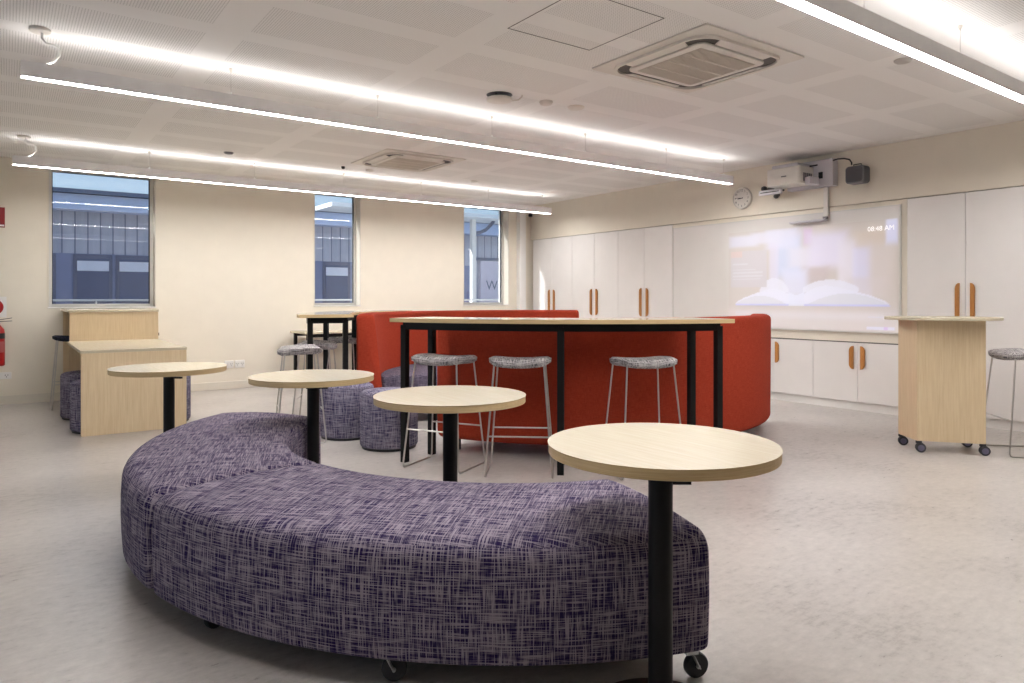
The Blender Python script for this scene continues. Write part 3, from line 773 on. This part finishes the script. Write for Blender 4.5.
# ------------------------------------------------------------------ wire stools
def make_stool(label, cloth):
    o = thing('bar_stool', label, 'stool', (0,0,0), 0, 'wire bar stools')
    # local: u across (between the two wire loops), v front to back
    nu_, nv_ = 16, 12; W, D = .213, .18
    def P(i, j, top):
        a = -1+2*i/nu_; b = -1+2*j/nv_
        # squircle footprint
        x = a*math.sqrt(1-.28*b*b)*W; y = b*math.sqrt(1-.28*a*a)*D
        e = max(abs(a), abs(b))
        z = .750+.016*abs(a)**2.2-.008*(b+.3)**2
        if top: return (x, y, z+.010+.018*(1-e**8)**.5)
        return (x*.985, y*.985, z-.016-.018*(1-e**6)**.5)
    m = MB(); vs = [P(i, j, True) for j in range(nv_+1) for i in range(nu_+1)]+[P(i, j, False) for j in range(nv_+1) for i in range(nu_+1)]
    N = (nu_+1)*(nv_+1); fs = []; uvs = []
    for top in (0, 1):
        for j in range(nv_):
            for i in range(nu_):
                q = [j*(nu_+1)+i, j*(nu_+1)+i+1, (j+1)*(nu_+1)+i+1, (j+1)*(nu_+1)+i]
                if top: q = q[::-1]
                q = [k+top*N for k in q]; fs.append(tuple(q)); uvs.append([(vs[k][0], vs[k][1]) for k in q])
    edge = [(i, 0) for i in range(nu_)]+[(nu_, j) for j in range(nv_)]+[(i, nv_) for i in range(nu_, 0, -1)]+[(0, j) for j in range(nv_, 0, -1)]
    ids = [j*(nu_+1)+i for i, j in edge]
    for k in range(len(ids)):
        a, b = ids[k], ids[(k+1) % len(ids)]; fs.append((a, N+a, N+b, b)); uvs.append([(k*.025, 0), (k*.025, .02), (k*.025+.025, .02), (k*.025+.025, 0)])
    m.add(vs, fs, uvs); m.build('seat', cloth, o, smooth=70)
    for s in (-1, 1):
        pts = []
        fl = (s*.222, -.195, .007); bl = (s*.222, .195, .007)
        ft = (s*.165, -.125, .745); bt = (s*.165, .125, .745)
        def seg(p, q, n): return [tuple(Vector(p)+(Vector(q)-Vector(p))*k/n) for k in range(n+1)]
        def corner(p0, p1, p2, d=.03, n=5):
            a = Vector(p1)+(Vector(p0)-Vector(p1)).normalized()*d; b = Vector(p1)+(Vector(p2)-Vector(p1)).normalized()*d
            return [tuple(a.lerp(Vector(p1), t).lerp(Vector(p1).lerp(b, t), t)) for t in [k/n for k in range(n+1)]]
        pts = [ft]+corner(ft, fl, bl)+corner(fl, bl, bt)+[bt]
        MB().tube(pts, .0062, 8).build('leg_loop', M['chrome'], o, smooth=60)
    for v, nm in ((-1, 'footrest'), (1, 'stretcher')):
        z = .27; k = (.745-z)/.738; uu = .165+(.222-.165)*k; vv = (.125+(.195-.125)*k)*v
        MB().tube([(-uu, vv, z), (uu, vv, z)], .0055, 8).build(nm, M['chrome'], o, smooth=60)
    m = MB(); m.box(-.15,.15,-.13,-.115,.742,.750).box(-.15,.15,.115,.13,.742,.750); m.build('seat_bracket', M['chrome'], o)
    return o
def sp_pos(a, r): return (RC[0]+r*cos(rad(a)), RC[1]+r*sin(rad(a)), 0)
st = make_stool('grey bar stool at the left end of the curved bar table, above the drum stools', M['stool_cloth'])
st.location = (2.528, 4.38, 0); st.rotation_euler = (0, 0, rad(-60))
dup(st, (2.855, 3.92, 0), rad(-40), 'grey bar stool just left of the central leg of the long curved bar table')
dup(st, sp_pos(243.3, 2.36), rad(-22), 'grey bar stool right of the central table leg, seen above the nearest round table')
dup(st, (6.35, 2.187, 0), rad(46), 'grey bar stool at the right edge beside the wooden lectern')
dup(st, (2.00, 5.874, 0), rad(75), 'grey bar stool at the near end of the far bar table, left of drum stools')
dup(st, (2.34, 6.40, 0), rad(-118), 'grey bar stool under the far bar table, behind its front leg')
dup(st, (2.93, 7.06, 0), rad(-140), 'grey bar stool half hidden by the red booth arm under the far bar table')
s2_ = make_stool('bar stool with a dark navy seat tucked under the tall end of the wooden desk', M['navy_cloth'])
s2_.location = (.615, 9.07, 0); s2_.rotation_euler = (0, 0, 0)

# ------------------------------------------------------------------ drum stools (poufs)
def make_pouf(label, r=.228, h=.45):
    o = thing('drum_stool', label, 'pouf', (0,0,0), 0, 'fabric drum stools')
    p = [(r-.02,.018),(r-.006,.022),(r,.035),(r,h-.03),(r-.008,h-.012),(r-.03,h)]
    p += [(r*.6,h+.008),(r*.2,h+.011)]
    MB().lathe(p, n=48).build('cover', M['pouf'], o, smooth=40)
    MB().lathe([(r-.015,0),(r-.012,.0175)], n=40).build('base', M['black_plastic'], o, smooth=40)
    return o
pf = make_pouf('indigo hatched drum stool in front, under the left end of the bar table')
pf.location = (2.492, 5.20, 0)
dup(pf, (2.383, 5.80, 0), 1.1, 'indigo hatched drum stool behind the front one, partly hidden by a round table')
dup(pf, (.685, 7.36, 0), 2.0, 'drum stool under the wooden desk at its front left corner')
dup(pf, (.66, 8.24, 0), .5, 'drum stool under the wooden desk, deeper along its left side')
dup(pf, (1.245, 7.52, 0), 2.7, 'drum stool peeking out on the right side of the wooden desk')

# ------------------------------------------------------------------ two level wooden desk
dk = thing('stepped_desk', 'birch two level desk against the wall below the left window', 'desk', (.94, 8.3, 0))
def L(mb): mb.v = [(x-.94, y-8.3, z) for x, y, z in mb.v]; return mb
L(MB().box(.52, 1.353, 7.07, 7.095, 0, .709)).build('front_panel', M['birch_z'], dk, bevel=.0015, seg=1)
L(MB().box(.515, 1.358, 7.065, 8.655, .71, .735)).build('desktop', M['birch_top'], dk, bevel=.0015, seg=1)
L(MB().box(.535, 1.37, 8.66, 8.685, 0, 1.034)).build('riser_panel', M['birch_z'], dk, bevel=.0015, seg=1)
L(MB().box(.52, 1.375, 8.655, 9.70, 1.035, 1.06)).build('counter_top', M['birch_top'], dk, bevel=.0015, seg=1)
L(MB().box(.535, 1.37, 9.66, 9.685, 0, 1.034)).build('back_panel', M['birch_z'], dk, bevel=.0015, seg=1)
L(MB().box(1.345, 1.37, 8.686, 9.659, 0, 1.034)).build('side_panel', M['birch_z'], dk)
L(MB().box(1.37, 1.387, 8.72, 8.78, .77, .80)).build('cable_clip', M['black_plastic'], dk)

# ------------------------------------------------------------------ lectern on castors
lc = thing('lectern', 'birch wheeled lectern with an oval top, before the tall cabinets on the right', 'lectern', (5.95, 2.585, 0))
pl = [(5.70,2.654),(5.984,2.291),(6.23,2.52),(5.875,2.88)]
pl = [(x-5.95, y-2.585) for x, y in pl]
th = .024
import mathutils
def panel(a, b, name):
    a, b = Vector(a), Vector(b); d = (b-a).normalized(); n = Vector((-d.y, d.x))
    q = [a+d*.0, b-d*.0, b+n*th-d*th*.9, a+n*th+d*th*.9]
    MB().prism([tuple(v) for v in q], .088, 1.014).build(name, M['birch_z'], lc)
panel(pl[0], pl[1], 'front_panel'); panel(pl[1], pl[2], 'side_panel'); panel(pl[2], pl[3], 'back_panel'); o_ = panel(pl[3], pl[0], 'side_panel')
MB().prism([tuple(Vector(p)*.93) for p in pl], .09, .114).build('base_shelf', M['birch_x'], lc)
n = 64; rt = .40
a0 = rad(-53)
top = MB(); pts = []
for k in range(n):
    t = 2*PI*k/n; u = rt*cos(t); v = .31*math.copysign(abs(sin(t))**.85, sin(t))
    pts.append((u*cos(a0)-v*sin(a0), u*sin(a0)+v*cos(a0)))
top.prism(pts, 1.0145, 1.037); top.build('top', M['birch_top'], lc, bevel=.003)
for p in pl:
    x, y = p[0]*.93, p[1]*.93; z = .036
    b = MB(); b.lathe([(.022,.07),(.022,.0885)], (x,y,0), 16); b.bar((x,y,.078),(x+.02,y-.012,z+.012),.03,.02); k = b.build('castor', M['rubber'], lc)
    for s in (-1, 1):
        wv = MB(); wv.lathe([(.02,-.009),(.034,-.009),(.036,-.004),(.036,.004),(.034,.009),(.02,.009)], (0,0,0), 24, 'x')
        R = Matrix.Rotation(rad(35), 3, 'Z')
        wv.v = [tuple(R @ Vector((v[0]+s*.013, v[1], v[2]))+Vector((x+.012, y-.008, z))) for v in wv.v]
        wh = wv.build('wheel', M['rubber'], k, smooth=40)
    hb = MB(); hb.lathe([(.021,-.0235),(.023,-.0228)], (0,0,0), 20, 'x'); hb.v = [tuple(R @ Vector(v)+Vector((x+.012, y-.008, z))) for v in hb.v]
    hb.build('hub_cap', M['violet_hub'], k)

# ------------------------------------------------------------------ far desk and chair beneath the second window
fd = thing('writing_table', 'plain birch table with black legs against the wall under the second window', 'table', (3.75, 9.35, 0))
MB().box(-.60,.60,-.30,.30,.715,.74).build('tabletop', M['birch_top'], fd, bevel=.002)
MB().box(-.55,.55,-.27,-.23,.67,.714).box(-.55,.55,.23,.27,.67,.714).build('frame', M['black'], fd)
for x in (-.56,.52):
    for y in (-.27,.23): MB().box(x,x+.04,y,y+.04,0,.7145).build('leg', M['black'], fd)
ch = thing('side_chair', 'black plastic chair with slotted back, glimpsed beside the red booth arm', 'chair', (3.98, 8.62, 0), rad(25))
MB().prism(round_poly([(-.22,-.21),(.22,-.21),(.22,.21),(-.22,.21)], .06), .43, .455).build('seat', M['black_plastic'], ch, bevel=.008)
m = MB(); m.prism(round_poly([(-.22,.50),(.22,.50),(.20,.80),(-.20,.80)], .04), -.24, -.222, 'y')
m.prism(round_poly([(-.20,.835),(.20,.835),(.19,.87),(-.19,.87)], .015), -.24, -.222, 'y'); m.box(-.03,.03,-.238,-.224,.79,.84).box(-.19,-.15,-.238,-.224,.79,.84).box(.15,.19,-.238,-.224,.79,.84)
m.build('backrest', M['black_plastic'], ch)
for x in (-.20,.20):
    for y in (-.20,.19): MB().tube([(x*.9,y,.435),(x*1.05,y*1.1,0)], .011).build('leg', M['black'], ch, smooth=60)
    MB().tube([(x*.95,-.20,.44),(x*.97,-.215,.55)], .011).build('back_post', M['black'], ch, smooth=60)

# ------------------------------------------------------------------ outside the windows
struct(MB().box(-14, 22, YW+.3, 24, -.16, -.04).build('trim_4', plain('pale_pavement', (.33,.34,.36,1), .8)))
struct(MB().box(-14, X0-.25, -8, YW+.28, -.16, -.04).build('trim_5', plain('pale_pavement_side', (.33,.34,.36,1), .8)))
struct(MB().box(X0-.4, 9.2, YW+.30, YW+.56, 2.98, 3.06).build('trim_6', plain('eave_paint', (.5,.52,.56,1), .6)))
struct(MB().box(-7.0, X0-.25, -3, 9, 2.55, 2.65).build('trim_9', plain('sun_blocker_slab_paint', (.6,.6,.6,1), .7)))  # unseen slab added to keep direct sun out of the glazed side opening
nb = thing('neighbour_building', 'blue grey clad building seen through the windows', 'building', (5, 15, 0))
MB().box(-11, 13, .0, 4, -.05, 2.75).build('cladding', M['clad'], nb)
MB().box(-11.2, 13.2, -.35, 4.2, 2.75, 3.02).build('fascia', plain('fascia_blue', lin(190,204,232), .5), nb)
MB().box(-11.2, 13.2, -.45, 4.3, 3.03, 3.10).build('gutter', plain('gutter_slate', lin(92,106,130), .5), nb)
blind = plain('pale_blind', lin(236,236,244), .7); dg = plain('dim_glass', lin(96,106,136), .25); fm = plain('frame_slate', lin(108,112,134), .5)
MB().box(-11, 4.4, -.03, -.001, -.05, 1.99).build('lower_wall', plain('slate_panels', lin(140,146,176), .5), nb)
for x in (-4.9, -4.02, -3.35, -2.55, -.2, .6, 1.5, 3.3):
    wn = MB().box(x, x+.62, -.05, -.031, .55, 1.98).build('window', fm, nb)
    MB().box(x+.06, x+.56, -.062, -.05, .62, 1.90).build('pane', dg, wn)
    MB().box(x+.06, x+.56, -.072, -.063, 1.68, 1.86).build('blind', blind, wn)
    MB().box(x+.06, x+.56, -.07, -.063, 1.10, 1.14).build('mullion', fm, wn)
dr = MB().box(4.66, 5.5, -.06, -.001, 0, 2.12).build('door', plain('door_rose', lin(226,214,224), .5), nb)
m = MB(); text_into(m, 'W', .34, lambda x, y: (4.99+x, -.066, 1.50+y)); m.build('lettering', fm, dr)
MB().box(4.4, 6.4, -.075, -.001, 2.13, 2.2).build('door_head', fm, nb)
MB().box(5.52, 6.3, -.06, -.001, 0, 2.12).build('glazing', plain('pale_glazing', lin(200,220,236), .2), nb)
hr = thing('handrail', 'white metal railing just outside the windows', 'railing', (4, 11.2, 0))
MB().tube([(-6,0,1.155),(5,0,1.155)], .014).build('rail', M['white'], hr, smooth=60)
for k in range(12): MB().tube([(-6+k,0,-.04),(-6+k,0,1.15)], .012).build('post', M['white'], hr, smooth=60)
dp = thing('verandah_post', 'white post with a dark curved bracket seen through the third window', 'post', (7.575, 12.0, 0))
MB().box(-.045,.045,-.045,.045,-.04,2.75).build('shaft', M['white'], dp)
MB().tube([(.05,0,2.49),(.16,0,2.50),(.30,0,2.56),(.42,0,2.66),(.50,0,2.75)], .035).build('bracket', fm, dp, smooth=60)
struct(MB().box(4.5, 12, 11.6, 12.4, 2.75, 2.82).build('trim_7', plain('verandah_paint', lin(236,242,246), .6)))
struct(MB().box(-2.2, -2.05, YW+1.0, 15, -.05, 4.8).build('trim_8', plain('sun_blocker_wall_paint', (.5,.5,.52,1), .7)))  # out-of-view wall, added outside to block the sun from the leftmost window

# ------------------------------------------------------------------ light
sun = bpy.data.lights.new('sun', 'SUN'); sun.energy = 7; sun.angle = .009; sun.color = (1,.97,.92)
so = bpy.data.objects.new('sun', sun); COL.objects.link(so)
so.rotation_euler = Vector((1,-.50,-.80)).to_track_quat('-Z', 'Y').to_euler()
W = bpy.data.worlds.new('sky'); SC.world = W; W.use_nodes = True
nt = W.node_tree; bg = nt.nodes['Background']
tc = nt.nodes.new('ShaderNodeTexCoord'); sx = nt.nodes.new('ShaderNodeSeparateXYZ'); rp = nt.nodes.new('ShaderNodeValToRGB')
nt.links.new(tc.outputs['Generated'], sx.inputs[0]); nt.links.new(sx.outputs[2], rp.inputs[0])
rp.color_ramp.elements[0].position = 0; rp.color_ramp.elements[0].color = (.52,.68,.78,1)
rp.color_ramp.elements[1].position = .6; rp.color_ramp.elements[1].color = (.40,.54,.80,1)
nt.links.new(rp.outputs[0], bg.inputs[0]); bg.inputs[1].default_value = .72

# ------------------------------------------------------------------ camera
cam = bpy.data.cameras.new('camera'); co = bpy.data.objects.new('camera', cam); COL.objects.link(co)
co.location = (0,0,1.18); co.rotation_euler = (rad(90), 0, rad(54.6-90))
cam.sensor_width = 36; cam.lens = 712/1024*36; cam.shift_y = -43/1024; cam.clip_start = .05
SC.camera = co
SC.view_settings.view_transform = 'Standard'; SC.view_settings.look = 'None'
SC.view_settings.gamma = 1; SC.view_settings.use_curve_mapping = False
SC.view_settings.exposure = .74
